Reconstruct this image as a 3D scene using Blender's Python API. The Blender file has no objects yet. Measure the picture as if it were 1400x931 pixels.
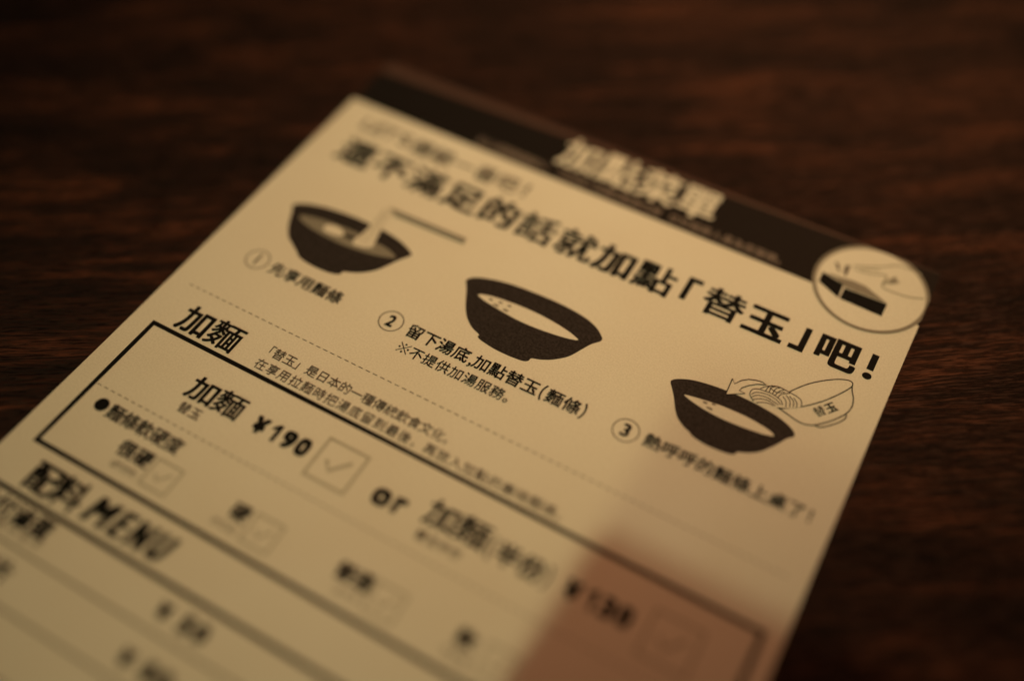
import bpy, math, random
from mathutils import Vector, Matrix
from mathutils.geometry import tessellate_polygon

random.seed(7)
scene = bpy.context.scene
C = scene.collection
MM = 0.001

# ------------------------------------------------------------------ camera
# everything on the sheet is laid out in millimetres: u to the right along the print, v down the sheet
# world x = u, world y = -v, world z = height above the table
RIGHT = Vector((0.869810, 0.493054, 0.018107))
UP = Vector((-0.398033, 0.679548, 0.616266))
BACK = Vector((0.291548, -0.543242, 0.787330))
CAM_POS = Vector((94.875, -116.180, 121.567)) * MM
cam_data = bpy.data.cameras.new('camera')
cam_data.sensor_width = 36.0
cam_data.lens = 36.0 * 1468.26 / 1400.0
cam_data.clip_start = 0.005
cam_data.clip_end = 20.0
cam_data.dof.use_dof = True
cam_data.dof.focus_distance = 0.1518
cam_data.dof.aperture_fstop = 2.95
cam_data.dof.aperture_blades = 9
cam = bpy.data.objects.new('camera', cam_data)
m = Matrix((RIGHT, UP, BACK)).transposed().to_4x4()
m.translation = CAM_POS
cam.matrix_world = m
C.objects.link(cam)
scene.camera = cam

# ------------------------------------------------------------------ world, exposure
world = bpy.data.worlds.new('World')
scene.world = world
world.use_nodes = True
bg = world.node_tree.nodes['Background']
bg.inputs[0].default_value = (1.0, 0.66, 0.48, 1)
bg.inputs[1].default_value = 0.022
scene.view_settings.view_transform = 'Standard'
scene.view_settings.look = 'None'
scene.view_settings.exposure = 0.0
scene.view_settings.gamma = 1.0
scene.view_settings.use_curve_mapping = False
scene.render.filter_size = 1.15
scene.cycles.use_denoising = True
scene.cycles.use_adaptive_sampling = False


# ------------------------------------------------------------------ lamps of the dim room
def aim(o, target):
    d = Vector(target) - o.location
    o.rotation_euler = d.to_track_quat('-Z', 'Y').to_euler()


def spot(name, loc, target, power, colour, radius, angle, blend):
    l = bpy.data.lights.new(name, 'SPOT')
    l.energy = power
    l.color = colour
    l.shadow_soft_size = radius
    l.spot_size = math.radians(angle)
    l.spot_blend = blend
    o = bpy.data.objects.new(name, l)
    o.location = loc
    C.objects.link(o)
    aim(o, target)
    return o


# pendant beyond the far edge, the reddest
spot('pendant_lamp', (0.20, 0.62, 0.85), (0.050, 0.012, 0.0), 24.0, (1.0, 0.41, 0.165), 0.05, 12.6, 1.0)
# two lamps behind the photographer, one higher and one lower
spot('rear_lamp_high', (0.008, -1.07, 0.85), (0.044, 0.078, 0.0), 81.0, (1.0, 0.91, 0.46), 0.095, 9.0, 1.0)
spot('rear_lamp_low', (0.008, -1.07, 0.545), (0.044, 0.092, 0.0), 73.0, (1.0, 0.83, 0.34), 0.12, 7.4, 1.0)


# ------------------------------------------------------------------ materials
def new_mat(name):
    mt = bpy.data.materials.new(name)
    mt.use_nodes = True
    nt = mt.node_tree
    return mt, nt, nt.nodes['Principled BSDF']


def node(nt, typ, **kw):
    n = nt.nodes.new(typ)
    for k, v in kw.items():
        setattr(n, k, v)
    return n


def paper_material():
    mt, nt, b = new_mat('uncoated_paper')
    tc = node(nt, 'ShaderNodeTexCoord')
    n1 = node(nt, 'ShaderNodeTexNoise')
    n1.inputs['Scale'].default_value = 3800.0
    n1.inputs['Detail'].default_value = 3.0
    n2 = node(nt, 'ShaderNodeTexNoise')
    n2.inputs['Scale'].default_value = 35.0
    n2.inputs['Detail'].default_value = 3.0
    nt.links.new(tc.outputs['Object'], n1.inputs['Vector'])
    nt.links.new(tc.outputs['Object'], n2.inputs['Vector'])
    r1 = node(nt, 'ShaderNodeValToRGB')
    r1.color_ramp.elements[0].position = 0.25
    r1.color_ramp.elements[1].position = 0.75
    r1.color_ramp.elements[0].color = (0.66, 0.65, 0.62, 1)
    r1.color_ramp.elements[1].color = (0.80, 0.79, 0.76, 1)
    nt.links.new(n1.outputs['Fac'], r1.inputs['Fac'])
    r2 = node(nt, 'ShaderNodeValToRGB')
    r2.color_ramp.elements[0].position = 0.3
    r2.color_ramp.elements[1].position = 0.7
    r2.color_ramp.elements[0].color = (0.95, 0.93, 0.90, 1)
    r2.color_ramp.elements[1].color = (1, 1, 1, 1)
    nt.links.new(n2.outputs['Fac'], r2.inputs['Fac'])
    mx = node(nt, 'ShaderNodeMix', data_type='RGBA', blend_type='MULTIPLY')
    mx.inputs['Factor'].default_value = 1.0
    nt.links.new(r1.outputs['Color'], mx.inputs[6])
    nt.links.new(r2.outputs['Color'], mx.inputs[7])
    nt.links.new(mx.outputs[2], b.inputs['Base Color'])
    b.inputs['Roughness'].default_value = 0.62
    b.inputs['Specular IOR Level'].default_value = 0.3
    bm_ = node(nt, 'ShaderNodeBump')
    bm_.inputs['Strength'].default_value = 0.5
    bm_.inputs['Distance'].default_value = 0.00003
    nt.links.new(n1.outputs['Fac'], bm_.inputs['Height'])
    n3 = node(nt, 'ShaderNodeTexNoise')
    n3.inputs['Scale'].default_value = 26.0
    n3.inputs['Detail'].default_value = 2.0
    nt.links.new(tc.outputs['Object'], n3.inputs['Vector'])
    bm2 = node(nt, 'ShaderNodeBump')
    bm2.inputs['Strength'].default_value = 1.0
    bm2.inputs['Distance'].default_value = 0.0009
    nt.links.new(n3.outputs['Fac'], bm2.inputs['Height'])
    nt.links.new(bm2.outputs['Normal'], bm_.inputs['Normal'])
    nt.links.new(bm_.outputs['Normal'], b.inputs['Normal'])
    return mt


def ink_material(name, col, rough=0.55, spec=0.3, mottled=0.25):
    mt, nt, b = new_mat(name)
    tc = node(nt, 'ShaderNodeTexCoord')
    n1 = node(nt, 'ShaderNodeTexNoise')
    n1.inputs['Scale'].default_value = 3000.0
    n1.inputs['Detail'].default_value = 2.0
    nt.links.new(tc.outputs['Object'], n1.inputs['Vector'])
    r = node(nt, 'ShaderNodeValToRGB')
    r.color_ramp.elements[0].position = 0.3
    r.color_ramp.elements[1].position = 0.7
    r.color_ramp.elements[0].color = (*[c * (1 - mottled) for c in col], 1)
    r.color_ramp.elements[1].color = (*[c * (1 + mottled) for c in col], 1)
    nt.links.new(n1.outputs['Fac'], r.inputs['Fac'])
    nt.links.new(r.outputs['Color'], b.inputs['Base Color'])
    b.inputs['Roughness'].default_value = rough
    b.inputs['Specular IOR Level'].default_value = spec
    return mt


def wood_material():
    mt, nt, b = new_mat('dark_walnut')
    L = nt.links.new
    tc = node(nt, 'ShaderNodeTexCoord')
    rot = node(nt, 'ShaderNodeMapping')
    rot.inputs['Rotation'].default_value = (0, 0, math.radians(-34.5))
    L(tc.outputs['Object'], rot.inputs['Vector'])
    # slow wander of the grain
    warp = node(nt, 'ShaderNodeTexNoise')
    warp.inputs['Scale'].default_value = 14.0
    warp.inputs['Detail'].default_value = 2.0
    L(rot.outputs['Vector'], warp.inputs['Vector'])
    wsub = node(nt, 'ShaderNodeVectorMath', operation='SUBTRACT')
    wsub.inputs[1].default_value = (0.5, 0.5, 0.5)
    L(warp.outputs['Color'], wsub.inputs[0])
    wsc = node(nt, 'ShaderNodeVectorMath', operation='MULTIPLY')
    wsc.inputs[1].default_value = (0.0, 0.010, 0.0)
    L(wsub.outputs[0], wsc.inputs[0])
    wadd = node(nt, 'ShaderNodeVectorMath', operation='ADD')
    L(rot.outputs['Vector'], wadd.inputs[0])
    L(wsc.outputs[0], wadd.inputs[1])

    def stretched(sx, sy, detail, rough=0.5, distortion=0.0):
        mp = node(nt, 'ShaderNodeMapping')
        mp.inputs['Scale'].default_value = (sx, sy, sx)
        L(wadd.outputs[0], mp.inputs['Vector'])
        n = node(nt, 'ShaderNodeTexNoise')
        n.inputs['Scale'].default_value = 1.0
        n.inputs['Detail'].default_value = detail
        n.inputs['Roughness'].default_value = rough
        n.inputs['Distortion'].default_value = distortion
        L(mp.outputs['Vector'], n.inputs['Vector'])
        return n

    bands = stretched(23, 140, 6.0, 0.60, 0.8)       # blotchy figure
    streak = stretched(60, 820, 5.0, 0.62, 0.3)     # long streaks
    pores = stretched(240, 2900, 4.0, 0.72)         # fine open pores
    ramp = node(nt, 'ShaderNodeValToRGB')
    e = ramp.color_ramp.elements
    e[0].position = 0.34
    e[0].color = (0.0060, 0.0050, 0.0060, 1)
    e[1].position = 0.72
    e[1].color = (0.165, 0.056, 0.032, 1)
    k = ramp.color_ramp.elements.new(0.50)
    k.color = (0.031, 0.0135, 0.0115, 1)
    mixf = node(nt, 'ShaderNodeMix', data_type='FLOAT')
    mixf.inputs['Factor'].default_value = 0.42
    L(bands.outputs['Fac'], mixf.inputs[2])
    L(streak.outputs['Fac'], mixf.inputs[3])
    L(mixf.outputs[0], ramp.inputs['Fac'])
    pr = node(nt, 'ShaderNodeValToRGB')
    pr.color_ramp.elements[0].position = 0.42
    pr.color_ramp.elements[0].color = (0.12, 0.12, 0.13, 1)
    pr.color_ramp.elements[1].position = 0.54
    pr.color_ramp.elements[1].color = (1, 1, 1, 1)
    L(pores.outputs['Fac'], pr.inputs['Fac'])
    mx = node(nt, 'ShaderNodeMix', data_type='RGBA', blend_type='MULTIPLY')
    mx.inputs['Factor'].default_value = 0.92
    L(ramp.outputs['Color'], mx.inputs[6])
    L(pr.outputs['Color'], mx.inputs[7])
    L(mx.outputs[2], b.inputs['Base Color'])
    b.inputs['Roughness'].default_value = 0.55
    b.inputs['Specular IOR Level'].default_value = 0.12
    bmp = node(nt, 'ShaderNodeBump')
    bmp.inputs['Strength'].default_value = 0.6
    bmp.inputs['Distance'].default_value = 0.00012
    L(pr.outputs['Color'], bmp.inputs['Height'])
    L(bmp.outputs['Normal'], b.inputs['Normal'])
    return mt


PAPER = paper_material()
INK = ink_material('black_ink', (0.008, 0.0085, 0.0095), 0.65, 0.06)
BAND_INK = ink_material('black_solid_ink', (0.008, 0.0075, 0.0085), 0.6, 0.12)
BOWL_INK = ink_material('charcoal_screened_ink', (0.028, 0.024, 0.026), 0.6, 0.10, mottled=0.45)
MID_INK = ink_material('thin_text_ink', (0.070, 0.060, 0.055))
GREY_INK = ink_material('grey_ink', (0.22, 0.21, 0.19), mottled=0.15)
LIGHT_INK = ink_material('pale_grey_ink', (0.42, 0.41, 0.37), mottled=0.1)
HAND_INK = ink_material('soft_grey_ink', (0.30, 0.30, 0.26), mottled=0.1)
DIM_INK = ink_material('dim_grey_reversed_ink', (0.17, 0.14, 0.135), mottled=0.2)
SHEEN_TINT = ink_material('brown_grey_sheen', (0.072, 0.040, 0.036), 0.5, 0.25)  # soft sheen on the header's far edge, put into the colour
WOOD = wood_material()

# ------------------------------------------------------------------ geometry helpers
ROOT = Vector((50.0, -70.0, 0.0)) * MM


class Sheet:
    """collects flat print, millimetres on the sheet, z in millimetres"""
    def __init__(self):
        self.v, self.f = [], []

    def add(self, pts, faces, z):
        n = len(self.v)
        self.v += [(p[0] * MM - ROOT.x, -p[1] * MM - ROOT.y, z * MM) for p in pts]
        for f in faces:
            a, b_, c = (self.v[n + f[i]] for i in range(3))
            cr = (b_[0] - a[0]) * (c[1] - a[1]) - (b_[1] - a[1]) * (c[0] - a[0])
            f = [n + i for i in f]
            self.f.append(f if cr > 0 else f[::-1])

    def poly(self, pts, z):
        tris = tessellate_polygon([[Vector((p[0], p[1], 0)) for p in pts]])
        self.add(pts, [list(t) for t in tris], z)

    def rect(self, u0, v0, u1, v1, z):
        self.add([(u0, v0), (u1, v0), (u1, v1), (u0, v1)], [[0, 1, 2, 3]], z)

    def frame(self, u0, v0, u1, v1, t, z):
        h = t / 2
        o = [(u0 - h, v0 - h), (u1 + h, v0 - h), (u1 + h, v1 + h), (u0 - h, v1 + h)]
        i = [(u0 + h, v0 + h), (u1 - h, v0 + h), (u1 - h, v1 - h), (u0 + h, v1 - h)]
        self.add(o + i, [[k, (k + 1) % 4, 4 + (k + 1) % 4, 4 + k] for k in range(4)], z)

    def ring(self, u, v, r, t, z, n=48, clip=None):
        pts = []
        for rr in (r, r - t):
            for k in range(n):
                a = 2 * math.pi * k / n
                p = [u + rr * math.cos(a), v + rr * math.sin(a)]
                if clip:
                    p = [min(p[0], clip[0]), max(p[1], clip[1])]
                pts.append(p)
        self.add(pts, [[k, (k + 1) % n, n + (k + 1) % n, n + k] for k in range(n)], z)

    def line(self, pts, t, z):
        """a pen line of width t along a polyline"""
        P = [Vector((p[0], p[1])) for p in pts]
        out = []
        for i, p in enumerate(P):
            a = P[max(i - 1, 0)]
            b_ = P[min(i + 1, len(P) - 1)]
            d = (b_ - a).normalized()
            nrm = Vector((-d.y, d.x)) * t / 2
            out.append((p + nrm, p - nrm))
        vs = [tuple(o[0]) for o in out] + [tuple(o[1]) for o in out]
        n = len(P)
        self.add(vs, [[k, k + 1, n + k + 1, n + k] for k in range(n - 1)], z)

    def build(self, name, mat, parent):
        me = bpy.data.meshes.new(name)
        me.from_pydata(self.v, [], self.f)
        me.materials.append(mat)
        me.update()
        o = bpy.data.objects.new(name, me)
        C.objects.link(o)
        o.parent = parent
        return o


def smooth(pts, closed=True, n=4):
    """Catmull-Rom through the points"""
    P = [Vector((p[0], p[1])) for p in pts]
    N = len(P)
    out = []
    for i in range(N if closed else N - 1):
        if closed:
            a, b_, c, d = P[(i - 1) % N], P[i], P[(i + 1) % N], P[(i + 2) % N]
        else:
            a, b_, c, d = P[max(i - 1, 0)], P[i], P[i + 1], P[min(i + 2, N - 1)]
        for k in range(n):
            t = k / n
            out.append(tuple(0.5 * ((2 * b_) + (c - a) * t + (2 * a - 5 * b_ + 4 * c - d) * t * t
                                    + (3 * b_ - a - 3 * c + d) * t ** 3)))
    if not closed:
        out.append(tuple(P[-1]))
    return out


_glyphs = {}


def glyph(ch):
    if ch not in _glyphs:
        cu = bpy.data.curves.new('glyph', 'FONT')
        cu.body = ch
        cu.size = 1.0
        cu.fill_mode = 'BOTH'
        cu.resolution_u = 6
        o = bpy.data.objects.new('glyph', cu)
        C.objects.link(o)
        dg = bpy.context.evaluated_depsgraph_get()
        me = bpy.data.meshes.new_from_object(o.evaluated_get(dg))
        vs = [(v.co.x, v.co.y) for v in me.vertices]
        fs = [list(p.vertices) for p in me.polygons]
        bpy.data.objects.remove(o)
        bpy.data.curves.remove(cu)
        bpy.data.meshes.remove(me)
        _glyphs[ch] = (vs, fs)
    return _glyphs[ch]


STEP = 0.003


def put(sh, ch, u, v, w, h, bold=0.0, z=0.30, fit=False, rot=0.0, shear=0.0, bv=None):
    """one character; w, h are the em box, or the ink box when fit"""
    vs, fs = glyph(ch)
    if not vs:
        return
    if fit:
        x0, x1 = min(p[0] for p in vs), max(p[0] for p in vs)
        y0, y1 = min(p[1] for p in vs), max(p[1] for p in vs)
        bx = bold * w
        by = (bv if bv is not None else bold) * w
        sx, sy = (w - 2 * bx) / max(x1 - x0, 1e-6), (h - 2 * by) / max(y1 - y0, 1e-6)
        cx, cy = (x0 + x1) / 2, (y0 + y1) / 2
    else:
        sx, sy, cx, cy = w, h, 0.5, 0.38
        bx = bold * w
        by = (bv if bv is not None else bold) * h
    ca, sa = math.cos(rot), math.sin(rot)
    offs = [(0, 0)]
    if bold > 0:
        offs += [(i, j) for i in (-1, 0, 1) for j in (-1, 0, 1) if i or j]
    for k, (i, j) in enumerate(offs):
        pts = []
        for x, y in vs:
            a = (x - cx) * sx + i * bx
            b_ = -(y - cy) * sy + j * by
            a += -b_ * shear
            pts.append((u + a * ca - b_ * sa, v + a * sa + b_ * ca))
        sh.add(pts, fs, z + k * STEP)


def row(sh, text, u0, u1, v, w, h, bold=0.0, z=0.30, bv=None):
    """characters evenly spaced, u0/u1 the centres of the first and the last"""
    n = len(text)
    for i, ch in enumerate(text):
        if ch == ' ':
            continue
        put(sh, ch, u0 + (u1 - u0) * i / max(n - 1, 1), v, w, h, bold, z, bv=bv)


def at(sh, items, v, w, h, bold=0.0, z=0.30):
    for ch, u in items:
        put(sh, ch, u, v, w, h, bold, z)


# ------------------------------------------------------------------ table
def box_mesh(name, mat, x0, y0, z0, x1, y1, z1, parent=None, bevel=0.0, kind=None):
    import bmesh
    bm = bmesh.new()
    bmesh.ops.create_cube(bm, size=1.0)
    for v in bm.verts:
        v.co = Vector(((x0 + x1) / 2 + v.co.x * (x1 - x0), (y0 + y1) / 2 + v.co.y * (y1 - y0),
                       (z0 + z1) / 2 + v.co.z * (z1 - z0)))
    if bevel:
        bmesh.ops.bevel(bm, geom=bm.edges[:], offset=bevel, segments=3, affect='EDGES', profile=0.5)
    me = bpy.data.meshes.new(name)
    bm.to_mesh(me)
    bm.free()
    me.materials.append(mat)
    o = bpy.data.objects.new(name, me)
    C.objects.link(o)
    o.parent = parent
    if kind:
        o['kind'] = kind
    return o


table = box_mesh('table_top', WOOD, -0.55, -0.45, -0.035, 0.65, 0.75, 0.0, bevel=0.002, kind='structure')

# ------------------------------------------------------------------ the menu sheet
menu = bpy.data.objects.new('menu_sheet', None)
menu.location = ROOT
C.objects.link(menu)
menu['label'] = 'cream paper order menu with black header and three printed bowls, lying on dark wood'
menu['category'] = 'menu'

TOP, BOTTOM, W = -11.7, 168.0, 100.0
THICK = 0.25


def sheet_solid(name, mat, outline, z0, z1, parent):
    n = len(outline)
    s = Sheet()
    tris = tessellate_polygon([[Vector((p[0], p[1], 0)) for p in outline]])
    s.add(outline, [list(t) for t in tris], z1)
    k = len(s.v)
    s.v += [(p[0] * MM - ROOT.x, -p[1] * MM - ROOT.y, z0 * MM) for p in outline]
    for i in range(n):
        j = (i + 1) % n
        s.f.append([i, j, k + j, k + i])
    return s.build(name, mat, parent)


sheet_solid('paper', PAPER, [(0, TOP), (W, TOP), (W, BOTTOM), (0, BOTTOM)][::-1], 0.02, THICK, menu)

# header: solid black band, sheen painted as a brown-grey strip along its far edge, title and note
Z1 = THICK + 0.02
s = Sheet()
s.rect(0.0, TOP, W, 0.0, Z1)
s.build('header_band', BAND_INK, menu)

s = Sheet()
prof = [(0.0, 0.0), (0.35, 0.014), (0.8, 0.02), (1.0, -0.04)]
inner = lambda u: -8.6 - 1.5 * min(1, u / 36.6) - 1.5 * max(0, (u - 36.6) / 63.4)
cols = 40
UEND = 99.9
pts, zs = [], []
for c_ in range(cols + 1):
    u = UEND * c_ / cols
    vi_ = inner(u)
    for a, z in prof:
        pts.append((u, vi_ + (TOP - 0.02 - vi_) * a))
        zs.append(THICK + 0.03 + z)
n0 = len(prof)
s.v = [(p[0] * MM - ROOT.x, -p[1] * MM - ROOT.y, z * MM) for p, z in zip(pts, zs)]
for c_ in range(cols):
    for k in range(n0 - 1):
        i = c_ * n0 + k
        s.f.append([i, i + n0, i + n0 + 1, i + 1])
sheen = s.build('edge_sheen', SHEEN_TINT, menu)
sheen['label'] = 'brown grey painted sheen along the far edge of the header'

s = Sheet()
for ch, u in zip('加點菜單', (41.0, 48.1, 55.1, 62.0)):
    put(s, ch, u, -6.95, 7.1, 7.5, 0.024, 0.31, bv=0.013)
s.build('title_text', PAPER, menu)
s = Sheet()
row(s, '貼心提醒麵量較少', 24.9, 36.7, -1.75, 1.75, 1.9, 0.02, 0.30)
row(s, '可依個人食量加點替玉請', 40.0, 56.9, -1.75, 1.75, 1.9, 0.02, 0.30)
row(s, '告知服務人員為您服務。', 60.0, 78.2, -1.75, 1.75, 1.9, 0.02, 0.30)
s.build('header_note_text', DIM_INK, menu)

# slogan and headline
s = Sheet()
for ch, u, w in (('Ｌ', 6.2, 1.9), ('Ｅ', 8.4, 1.9), ('Ｔ', 10.5, 2.1), ('Ｓ', 13.6, 2.0)):
    put(s, ch, u, 4.5, w, 2.9, 0.05, fit=True)
put(s, '’', 12.1, 3.5, 0.5, 0.9, 0.1, fit=True)
at(s, (('體', 17.2), ('驗', 21.2), ('一', 25.2), ('番', 29.4), ('吧', 33.4)), 4.8, 3.9, 3.9, 0.012)
put(s, '！', 36.8, 4.8, 0.7, 3.1, 0.08, fit=True)
s.build('slogan_text', MID_INK, menu)

s = Sheet()
HB = dict(bold=0.034, bv=0.028)
for ch, u in zip('還不滿足的話就加點', (8.5, 15.3, 22.1, 28.9, 35.7, 42.5, 49.3, 56.1, 62.7)):
    k = 0.68 if ch in '還滿話就點' else 1.0
    put(s, ch, u, 11.2, 6.5, 6.1, bold=0.036 * k, bv=0.026 * k)
put(s, '「', 68.4, 10.6, 2.3, 4.8, 0.12, fit=True, bv=0.09)
put(s, '替', 73.7, 10.9, 6.6, 6.0, bold=0.024, bv=0.014)
put(s, '玉', 80.4, 10.9, 6.5, 6.1, **HB)
put(s, '」', 85.7, 11.1, 2.3, 4.8, 0.12, fit=True, bv=0.09)
put(s, '吧', 91.2, 10.9, 6.4, 6.1, **HB)
s.rect(95.75, 8.45, 96.75, 11.55, 0.30)
s.poly([(96.22 + 0.68 * math.cos(a * 0.3927), 12.75 + 0.62 * math.sin(a * 0.3927)) for a in range(16)], 0.30)
s.build('headline_text', INK, menu)

# the three bowls -----------------------------------------------------------
B1 = [(6.6, 26.4), (7.0, 25.8), (8.2, 25.1), (10.0, 24.5), (12.4, 24.0), (15.0, 23.7), (17.3, 23.6), (19.8, 23.6), (22.2, 23.7), (24.7, 24.1), (26.7, 24.7), (28.4, 25.6), (28.5, 26.1), (27.5, 27.7), (26.6, 29.5), (25.7, 31.1), (24.3, 32.5), (23.0, 33.3), (21.6, 33.9), (21.4, 34.6), (20.2, 35.1), (18.0, 35.3), (15.7, 35.2), (14.0, 34.8), (13.2, 34.2), (11.6, 33.2), (10.1, 32.2), (8.8, 30.5), (7.9, 28.8), (7.3, 27.5)]
S1 = [(9.0, 27.9), (9.5, 27.3), (11.5, 26.8), (13.7, 26.5), (16.3, 26.3), (19.0, 26.2), (22.4, 26.4), (24.9, 26.7), (26.7, 27.4), (26.3, 27.9), (24.1, 28.6), (21.6, 29.1), (18.5, 29.4), (14.7, 29.3), (12.0, 29.0), (10.0, 28.5)]
EGG = [(13.7, 28.0), (13.7, 27.3), (14.5, 26.8), (15.8, 26.7), (16.8, 27.1), (17.2, 27.8), (16.5, 28.3), (15.2, 28.5), (14.2, 28.4)]
SPOT = [(17.3, 27.5), (17.9, 27.1), (19.0, 27.1), (19.1, 27.7), (17.9, 27.9)]
STR = [(19.75, 23.5), (19.6, 19.9), (20.3, 19.25), (21.2, 19.8), (21.5, 22.8), (22.1, 25.8), (22.6, 27.6), (21.5, 28.3), (19.7, 28.6), (19.2, 27.9), (19.6, 26.1)]
B2 = [(38.4, 26.1), (38.55, 25.5), (39.3, 24.8), (40.7, 24.2), (42.7, 23.6), (45.1, 23.2), (47.6, 23.0), (50.1, 22.9), (52.6, 22.9), (55.2, 23.1), (57.5, 23.5), (59.3, 24.2), (60.4, 25.0), (61.0, 25.6), (61.0, 26.2), (60.6, 26.7), (60.0, 27.5), (59.2, 29.2), (58.4, 30.8), (57.4, 31.9), (56.3, 32.8), (55.0, 33.5), (53.9, 33.9), (53.8, 34.4), (53.4, 34.8), (52.6, 35.0), (50.6, 35.15), (48.5, 35.1), (46.7, 34.85), (45.7, 34.6), (45.3, 34.3), (45.3, 33.95), (43.9, 33.4), (42.5, 32.4), (41.3, 31.0), (40.3, 29.3), (39.4, 27.6), (38.8, 26.7)]
S2 = [(41.4, 27.6), (41.9, 27.2), (43.2, 26.8), (45.2, 26.5), (47.7, 26.3), (50.2, 26.25), (52.8, 26.4), (55.1, 26.7), (56.9, 27.1), (58.1, 27.6), (57.2, 28.0), (55.5, 28.35), (53.6, 28.6), (51.2, 28.8), (48.7, 28.8), (46.5, 28.6), (44.2, 28.3), (42.5, 28.0)]
D2 = [(43.5, 27.4), (44.7, 28.0), (45.0, 27.2), (46.4, 28.1), (46.5, 27.1)]
B3 = [(72.7, 27.7), (72.8, 27.2), (73.5, 26.6), (75.0, 25.9), (76.6, 25.5), (78.7, 25.2), (80.9, 25.05), (83.0, 25.05), (85.2, 25.2), (87.4, 25.5), (89.1, 26.0), (90.3, 26.6), (90.85, 27.2), (90.8, 27.7), (90.2, 28.3), (89.5, 29.6), (88.7, 30.9), (87.9, 32.0), (87.0, 32.8), (85.9, 33.4), (85.2, 33.7), (85.0, 34.2), (84.5, 34.5), (83.3, 34.7), (81.7, 34.8), (80.2, 34.7), (78.9, 34.4), (78.4, 34.05), (77.3, 33.6), (76.0, 32.7), (75.1, 31.5), (74.2, 29.9), (73.4, 28.7)]
S3 = [(75.3, 28.8), (76.1, 28.5), (77.8, 28.2), (79.8, 27.9), (81.9, 27.8), (84.1, 27.8), (86.3, 28.05), (87.7, 28.35), (88.5, 28.8), (87.6, 29.2), (85.9, 29.5), (83.8, 29.7), (81.7, 29.8), (79.5, 29.7), (77.4, 29.4)]
D3 = [(78.3, 28.5), (79.2, 29.1), (79.4, 28.15)]


def bowl_print(outline, soup, bits, soup_mat, label):
    s = Sheet()
    s.poly(smooth(outline), 0.27)
    b = s.build('bowl_print', BOWL_INK, menu)
    b['label'] = label
    s = Sheet()
    s.poly(smooth(soup), 0.29)
    s.build('soup_print', soup_mat, b)
    s = Sheet()
    for i, (u, v) in enumerate(bits):
        a = 0.45 + 0.2 * (i % 2)
        s.poly([(u + a * math.cos(t * 1.05 + i) * (0.8 + 0.25 * math.sin(t * 3 + i)),
                 v + 0.24 * math.sin(t * 1.05 + i)) for t in range(6)], 0.31)
    if bits:
        s.build('topping_print', GREY_INK, b)
    return b


bowl1 = bowl_print(B1, S1, [], GREY_INK, 'printed bowl with chopsticks lifting noodles')
bowl2 = bowl_print(B2, S2, D2, PAPER, 'printed bowl with soup left in it, middle of the three')
bowl3 = bowl_print(B3, S3, D3, PAPER, 'printed bowl beside the small outlined bowl')
s = Sheet()
s.poly(smooth(EGG), 0.31)
s.build('egg_print', PAPER, bowl1)
s = Sheet()
s.poly(smooth(SPOT), 0.31)
s.build('topping_print', BOWL_INK, bowl1)
s = Sheet()
s.poly(STR, 0.33)
s.build('noodle_print', PAPER, bowl1)
s = Sheet()
s.line([(19.9, 23.2), (19.75, 20.0), (20.4, 19.35), (21.1, 19.9)], 0.22, 0.355)
for k in range(3):
    s.line([(20.1 + .45 * k, 20.3), (20.25 + .5 * k, 24.0), (20.1 + .6 * k, 27.6)], 0.14, 0.355)
s.build('noodle_line', LIGHT_INK, bowl1)
s = Sheet()
s.poly([(20.3, 19.1), (34.1, 18.75), (34.2, 19.3), (21.2, 19.65)], 0.35)
s.build('chopstick_print', GREY_INK, bowl1)
s = Sheet()
s.poly([(21.3, 19.8), (34.2, 19.5), (34.2, 20.0), (21.6, 20.3)], 0.35)
s.build('chopstick_print', GREY_INK, bowl1)

# small outlined bowl with noodles and arrow, third drawing
RIM4 = [(87.2, 24.2), (87.25, 22.5), (87.75, 20.9), (88.7, 19.4), (89.8, 18.0), (91.2, 16.65), (92.8, 15.45), (94.1, 14.85), (94.8, 14.9), (95.0, 15.5), (94.5, 16.7), (93.6, 18.2), (92.5, 19.8), (91.3, 21.2), (90.1, 22.4), (88.7, 23.5)]
BODY4 = [(87.2, 24.2), (88.5, 24.5), (90.0, 24.9), (91.2, 25.0), (92.2, 24.7), (93.1, 24.0), (94.3, 22.7), (95.3, 21.3), (95.9, 20.1), (96.1, 18.8), (95.8, 17.4), (95.3, 16.4), (95.0, 15.5)]
FOOT4 = [(92.7, 24.4), (93.4, 24.4), (94.4, 23.5), (95.4, 22.3), (95.95, 21.2), (95.8, 20.5)]
ARROW = [(80.2, 25.8), (80.0, 22.8), (80.6, 23.5), (81.2, 22.5), (82.0, 21.8), (83.0, 21.4), (83.9, 21.25), (84.5, 21.4), (83.3, 22.0), (82.4, 22.8), (81.75, 23.6), (81.6, 24.2), (82.5, 24.3)]
s = Sheet()
s.poly(smooth(RIM4, n=2), 0.29)
sm = s.build('small_bowl_print', PAPER, menu)
sm['label'] = 'small outlined bowl tipping its noodles'
s = Sheet()
r4 = smooth(RIM4)
s.line(r4 + [r4[0]], 0.17, 0.31)
s.line(smooth(BODY4, False), 0.17, 0.31)
s.line(smooth(FOOT4, False), 0.17, 0.31)
s.build('bowl_line', INK, sm)
s = Sheet()
s.poly([(83.0, 24.0), (83.1, 23.1), (83.8, 22.5), (84.7, 21.6), (86.0, 20.9), (87.5, 21.0), (89.1, 21.2), (89.9, 21.7), (90.1, 22.5), (88.8, 23.5), (87.2, 24.2), (85.5, 24.9), (84.0, 24.9)], 0.32)
nd = s.build('noodle_print', PAPER, sm)
s = Sheet()
T = 0.14
s.line(smooth([(84.0, 24.95), (83.1, 24.1), (83.1, 23.2), (83.7, 22.7), (84.9, 22.5), (86.0, 22.5), (87.2, 22.9), (87.7, 23.5)], False), T, 0.34)
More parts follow.
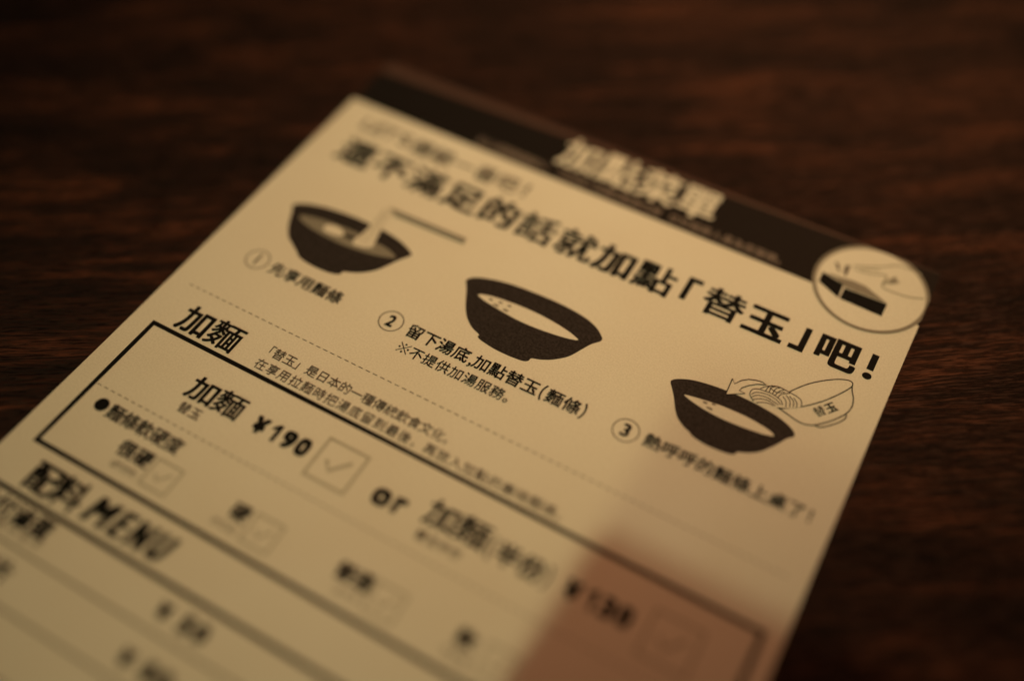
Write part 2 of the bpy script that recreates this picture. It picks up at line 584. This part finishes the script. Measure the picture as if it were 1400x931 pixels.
s.line(smooth([(84.0, 22.5), (84.7, 21.6), (86.0, 20.9), (87.4, 20.95), (89.1, 21.2), (89.8, 21.7), (90.05, 22.6)], False), T, 0.34)
for q in ([(83.3, 24.0), (83.8, 23.3), (85.2, 22.9), (86.6, 23.1), (87.5, 23.6)],
          [(83.5, 24.4), (84.1, 23.7), (85.5, 23.4), (87.2, 23.8)],
          [(83.8, 24.7), (84.6, 24.1), (85.7, 23.8), (86.9, 24.1)],
          [(84.4, 25.0), (85.1, 24.5), (86.0, 24.2), (86.7, 24.3)],
          [(87.2, 22.1), (87.9, 22.7), (88.2, 23.6)], [(87.5, 21.7), (88.3, 22.3), (88.7, 23.4)],
          [(88.0, 21.6), (88.8, 22.2), (89.1, 23.1)], [(88.6, 21.6), (89.3, 22.2), (89.5, 22.9)],
          [(84.8, 22.5), (84.9, 21.6), (85.3, 21.1)], [(85.3, 22.5), (85.3, 21.5), (85.8, 21.0)],
          [(85.8, 22.5), (85.9, 21.4), (86.4, 20.9)], [(86.2, 22.5), (86.5, 21.5), (87.0, 20.95)],
          [(86.7, 22.7), (86.9, 21.9), (87.9, 21.1)], [(85.1, 21.6), (86.2, 21.9), (87.2, 21.3)]):
    s.line(smooth(q, False), T, 0.34)
s.build('noodle_line', INK, sm)
s = Sheet()
s.poly(ARROW, 0.32)
ar = s.build('arrow_print', PAPER, menu)
s = Sheet()
s.line(ARROW + ARROW[:2], 0.16, 0.34)
s.build('arrow_line', INK, ar)
s = Sheet()
put(s, '替', 92.45, 21.9, 1.75, 1.75, 0.0, 0.33, rot=math.radians(-52))
put(s, '玉', 93.6, 20.55, 1.75, 1.75, 0.014, 0.33, rot=math.radians(-52))
s.build('bowl_text', INK, sm)

# numbered captions ----------------------------------------------------------
for (u, v), ch in (((9.0, 38.4), '1'), ((33.05, 38.25), '2'), ((70.8, 38.1), '3')):
    s = Sheet()
    s.ring(u, v, 1.92, 0.17, 0.27)
    nb = s.build('number_badge', MID_INK, menu)
    s = Sheet()
    put(s, ch, u, v, 1.2 if ch != '1' else 0.3, 2.15, 0.06, fit=True)
    s.build('number_text', INK, nb)
s = Sheet()
row(s, '先享用麵條', 12.9, 23.3, 38.55, 2.6, 2.55, 0.020, bv=0.013)
s.build('caption_text', INK, menu)
s = Sheet()
at(s, (('留', 37.2), ('下', 39.85), ('湯', 42.4), ('底', 45.0), ('加', 48.35), ('點', 50.95), ('替', 53.6),
       ('玉', 56.2), ('麵', 60.0), ('條', 62.65)), 38.25, 2.62, 2.6, 0.017)
put(s, '，', 46.8, 39.35, 0.5, 0.8, 0.08, fit=True)
put(s, '（', 58.1, 38.3, 0.62, 2.8, 0.10, fit=True, bv=0.02)
put(s, '）', 64.45, 38.3, 0.62, 2.8, 0.10, fit=True, bv=0.02)
s.build('caption_text', INK, menu)
s = Sheet()
row(s, '不提供加湯服務。', 39.5, 54.9, 41.5, 2.15, 2.15, 0.010)
for k in (-1, 1):
    s.line([(36.5, 41.5 - 0.85 * k), (38.2, 41.5 + 0.85 * k)], 0.13, 0.30 + 0.004 * k)
for du, dv in ((0, -0.7), (0, 0.7), (-0.7, 0), (0.7, 0)):
    s.poly([(37.35 + du + 0.17 * math.cos(a * 0.785), 41.5 + dv + 0.17 * math.sin(a * 0.785)) for a in range(8)], 0.31)
s.build('remark_text', INK, menu)
s = Sheet()
row(s, '熱呼呼的麵條上桌了！', 74.75, 97.6, 38.0, 2.55, 2.5, 0.020, bv=0.013)
s.build('caption_text', INK, menu)

# section line and heading ----------------------------------------------------
s = Sheet()
u = 3.4
while u < 96.6:
    s.rect(u, 47.34, u + 0.72, 47.47, 0.27)
    u += 1.21
d = s.build('dashed_line', MID_INK, menu)
s = Sheet()
put(s, '加', 9.0, 52.5, 5.3, 5.1, 0.024, bv=0.020)
put(s, '麵', 14.2, 52.5, 5.3, 5.1, 0.016, bv=0.010)
s.build('section_heading_text', INK, menu)
s = Sheet()
row(s, '「替玉」是日本的一種傳統飲食文化，', 21.0, 51.2, 51.4, 1.95, 1.95, 0.004)
row(s, '在享用拉麵時把湯底留到最後，再放入加點的美味麵條。', 21.7, 69.6, 54.0, 1.92, 1.95, 0.004)
s.build('description_text', MID_INK, menu)

# ordering box ----------------------------------------------------------------
s = Sheet()
s.frame(3.75, 55.75, 97.4, 78.8, 0.72, 0.27)
s.build('order_frame', INK, menu)
s = Sheet()
u = 4.3
while u < 96.6:
    s.rect(u, 67.82, u + 0.72, 67.94, 0.27)
    u += 1.21
s.build('dashed_line', MID_INK, menu)


def checkbox(u, v, size, t):
    s = Sheet()
    s.frame(u, v, u + size, v + size, t, 0.27)
    c_ = s.build('checkbox', LIGHT_INK, menu)
    s = Sheet()
    k = size / 6.46
    s.line([(u + 1.55 * k, v + 3.1 * k), (u + 2.7 * k, v + 4.5 * k), (u + 5.0 * k, v + 1.9 * k)], 0.6 * k, 0.27)
    s.build('tick_mark', LIGHT_INK, c_)


checkbox(37.25, 59.1, 6.2, 0.44)
checkbox(85.3, 59.3, 6.2, 0.44)
for u in (19.75, 36.0, 54.4, 70.0):
    checkbox(u, 72.95, 4.1, 0.34)

s = Sheet()
put(s, '加', 17.8, 61.6, 4.7, 4.2, 0.024, bv=0.018)
put(s, '麵', 22.3, 61.6, 4.7, 4.2, 0.016, bv=0.010)
put(s, '￥', 27.9, 62.2, 2.1, 2.7, 0.10, fit=True, bv=0.07)
s.poly([(30.5 - 0.85, 61.45), (30.5 - 0.15, 60.75), (30.5 + 0.4, 60.75), (30.5 + 0.4, 63.55), (30.5 - 0.2, 63.55), (30.5 - 0.2, 61.6), (30.5 - 0.85, 61.95)], 0.30)
put(s, '9', 32.6, 62.15, 1.95, 2.85, 0.11, fit=True, bv=0.08)
put(s, '0', 34.9, 62.15, 1.95, 2.85, 0.11, fit=True, bv=0.08)
s.build('price_text', INK, menu)
s = Sheet()
put(s, 'o', 48.1, 63.2, 2.5, 2.6, 0.10, fit=True, bv=0.08)
put(s, 'r', 50.8, 63.15, 1.7, 2.5, 0.13, fit=True, bv=0.08)
s.build('or_text', INK, menu)
s = Sheet()
put(s, '加', 56.4, 61.6, 4.7, 4.2, 0.024, bv=0.018)
put(s, '麵', 60.9, 61.6, 4.7, 4.2, 0.016, bv=0.010)
at(s, (('半', 66.2), ('份', 69.6)), 62.2, 3.4, 3.4, 0.028)
put(s, '（', 63.9, 62.3, 0.75, 3.5, 0.10, fit=True, bv=0.02)
put(s, '）', 71.9, 62.3, 0.75, 3.5, 0.10, fit=True, bv=0.02)
put(s, '￥', 75.3, 62.2, 2.1, 2.7, 0.10, fit=True, bv=0.07)
s.poly([(78.0 - 0.85, 61.45), (78.0 - 0.15, 60.75), (78.0 + 0.4, 60.75), (78.0 + 0.4, 63.55), (78.0 - 0.2, 63.55), (78.0 - 0.2, 61.6), (78.0 - 0.85, 61.95)], 0.30)
put(s, '3', 80.0, 62.15, 1.95, 2.85, 0.11, fit=True, bv=0.08)
put(s, '0', 82.3, 62.15, 1.95, 2.85, 0.11, fit=True, bv=0.08)
s.build('price_text', INK, menu)
s = Sheet()
row(s, '替玉', 17.3, 19.2, 65.1, 1.9, 1.9, 0.006)
s.build('small_note_text', MID_INK, menu)
s = Sheet()
row(s, '替玉半份', 55.4, 60.4, 65.2, 1.6, 1.6, 0.006)
s.build('small_note_text', MID_INK, menu)

s = Sheet()
s.poly([(7.3 + 1.05 * math.cos(a * 0.2618), 70.3 + 1.05 * math.sin(a * 0.2618)) for a in range(24)], 0.30)
s.build('bullet', INK, menu)
s = Sheet()
row(s, '麵條軟硬度', 9.95, 20.0, 70.4, 2.6, 2.6, 0.018, bv=0.010)
s.build('firmness_text', INK, menu)
for name, u0, u1 in (('很硬', 15.2, 17.9), ('硬', 33.9, 33.9), ('普通', 50.1, 52.7), ('軟', 67.3, 67.3)):
    s = Sheet()
    row(s, name, u0, u1, 74.0, 2.7, 2.6, 0.026)
    s.build('firmness_choice_text', INK, menu)
for name, u0, u1 in (('ばりかた', 15.2, 18.3), ('かため', 31.9, 34.4), ('ふつう', 50.6, 53.0), ('やわめ', 66.0, 68.4)):
    s = Sheet()
    row(s, name, u0, u1, 76.45, 1.15, 1.25, 0.015)
    s.build('small_note_text', GREY_INK, menu)

# toppings section -------------------------------------------------------------
s = Sheet()
put(s, '配', 9.0, 82.8, 4.7, 4.7, 0.030, bv=0.022)
put(s, '料', 13.4, 82.8, 4.7, 4.7, 0.030, bv=0.022)
for ch, u, w, bo in (('M', 18.8, 3.5, 0.085), ('E', 22.3, 2.1, 0.14), ('N', 25.3, 2.7, 0.11), ('U', 28.5, 2.5, 0.12)):
    put(s, ch, u, 82.8, w, 3.9, bo, fit=True, shear=0.22, bv=0.05)
s.build('section_heading_text', INK, menu)
s = Sheet()
s.rect(0.6, 85.7, 97.4, 86.42, 0.27)
s.build('section_rule', INK, menu)
for k in range(8):
    v = 91.8 + 6.6 * k
    s = Sheet()
    s.rect(0.6, v - 0.17, 97.4, v + 0.17, 0.27)
    s.build('row_rule', GREY_INK, menu)
items = ['味付滷蛋', '叉燒肉片', '海苔片', '脆木耳', '青蔥', '筍乾', '白飯']
prices = ['50', '80', '30', '30', '20', '40', '20']
for k, (name, price) in enumerate(zip(items, prices)):
    v = 88.15 + 6.6 * k
    s = Sheet()
    row(s, name, 4.4, 4.4 + 3.15 * (len(name) - 1), v, 3.1, 3.0, 0.026)
    s.build('item_name_text', INK, menu)
    s = Sheet()
    put(s, '￥', 34.4, v + 0.9, 1.8, 2.2, 0.11, fit=True)
    put(s, price[0], 37.8, v + 0.9, 1.7, 2.5, 0.12, fit=True)
    put(s, '0', 40.0, v + 0.9, 1.7, 2.5, 0.12, fit=True)
    s.build('item_price_text', INK, menu)
s = Sheet()
row(s, '味付玉子', 9.0, 14.8, 90.2, 1.3, 1.3, 0.01)
s.build('small_note_text', GREY_INK, menu)

# round picture at the header's right end -----------------------------------------
CU, CV, CR = 91.6, -3.35, 8.6
s = Sheet()
disc = []
for k in range(72):
    a = 2 * math.pi * k / 72
    disc.append((min(CU + (CR - 0.2) * math.cos(a), 99.95), max(CV + (CR - 0.2) * math.sin(a), -11.45)))
s.poly(disc, 0.315)
badge = s.build('round_picture', PAPER, menu)
badge['label'] = 'round picture of a hand over a black box at the right end of the header'
s = Sheet()
s.ring(CU, CV, CR + 0.12, 0.62, 0.335, 72, clip=(99.97, -11.5))
s.build('picture_ring', GREY_INK, badge)
s = Sheet()
s.poly([(84.2, -2.9), (87.8, -2.05), (87.95, 0.95), (84.3, -0.75)], 0.345)
s.poly([(88.15, -1.45), (94.7, -1.6), (94.7, 1.15), (88.15, 0.95)], 0.345)
s.build('black_box_print', INK, badge)
s = Sheet()
s.poly([(84.7, -3.05), (87.1, -3.2), (88.7, -3.5), (90.8, -3.4), (94.6, -1.75), (91.6, -1.65), (88.1, -1.6), (87.0, -2.35)], 0.345)
s.build('box_lid_print', GREY_INK, badge)
s = Sheet()
s.line(smooth([(87.9, -6.5), (89.7, -7.3), (91.8, -8.5), (93.7, -9.9), (95.4, -10.1), (97.4, -10.0)], False), 0.28, 0.345)
s.line(smooth([(88.1, -5.9), (89.5, -5.9), (91.1, -6.3), (92.6, -7.0), (93.0, -6.6), (93.0, -4.6), (94.8, -4.3), (97.2, -4.6), (99.2, -5.4)], False), 0.28, 0.345)
s.line(smooth([(89.0, -6.3), (90.2, -6.9), (91.6, -7.5)], False), 0.24, 0.345)
s.line([(93.0, -5.3), (93.5, -6.3), (94.1, -7.5), (95.0, -6.6), (94.0, -5.8), (93.1, -5.3)], 0.26, 0.345)
s.build('hand_line', HAND_INK, badge)
s = Sheet()
s.poly([(93.3, -6.0), (94.1, -7.3), (94.8, -6.6), (94.0, -5.9)], 0.335)
s.build('thumb_print', GREY_INK, badge)
s = Sheet()
s.poly([(85.1, -6.0), (85.9, -5.6), (86.6, -3.8), (85.7, -4.9)], 0.345)
s.poly([(86.8, -5.9), (87.5, -6.3), (87.6, -3.6), (87.0, -4.4)], 0.345)
s.build('drop_print', MID_INK, badge)

# ------------------------------------------------------------------ unseen box, added to shade the near right part of the sheet
LACQUER = ink_material('dark_lacquer', (0.03, 0.018, 0.014), 0.35, 0.5)
cb = bpy.data.objects.new('shadow_caster_box', None)
cb.location = (0.114, -0.1165, THICK * MM)
C.objects.link(cb)
cb['label'] = 'low dark lacquered box added out of view to shade the near right part of the menu sheet'
cb['category'] = 'shadow blocker'
box_mesh('body', LACQUER, -0.041, -0.0225, 0.0, 0.041, 0.0225, 0.0265, cb, 0.0008)
box_mesh('lid', LACQUER, -0.0415, -0.023, 0.0267, 0.0415, 0.023, 0.0320, cb, 0.001)
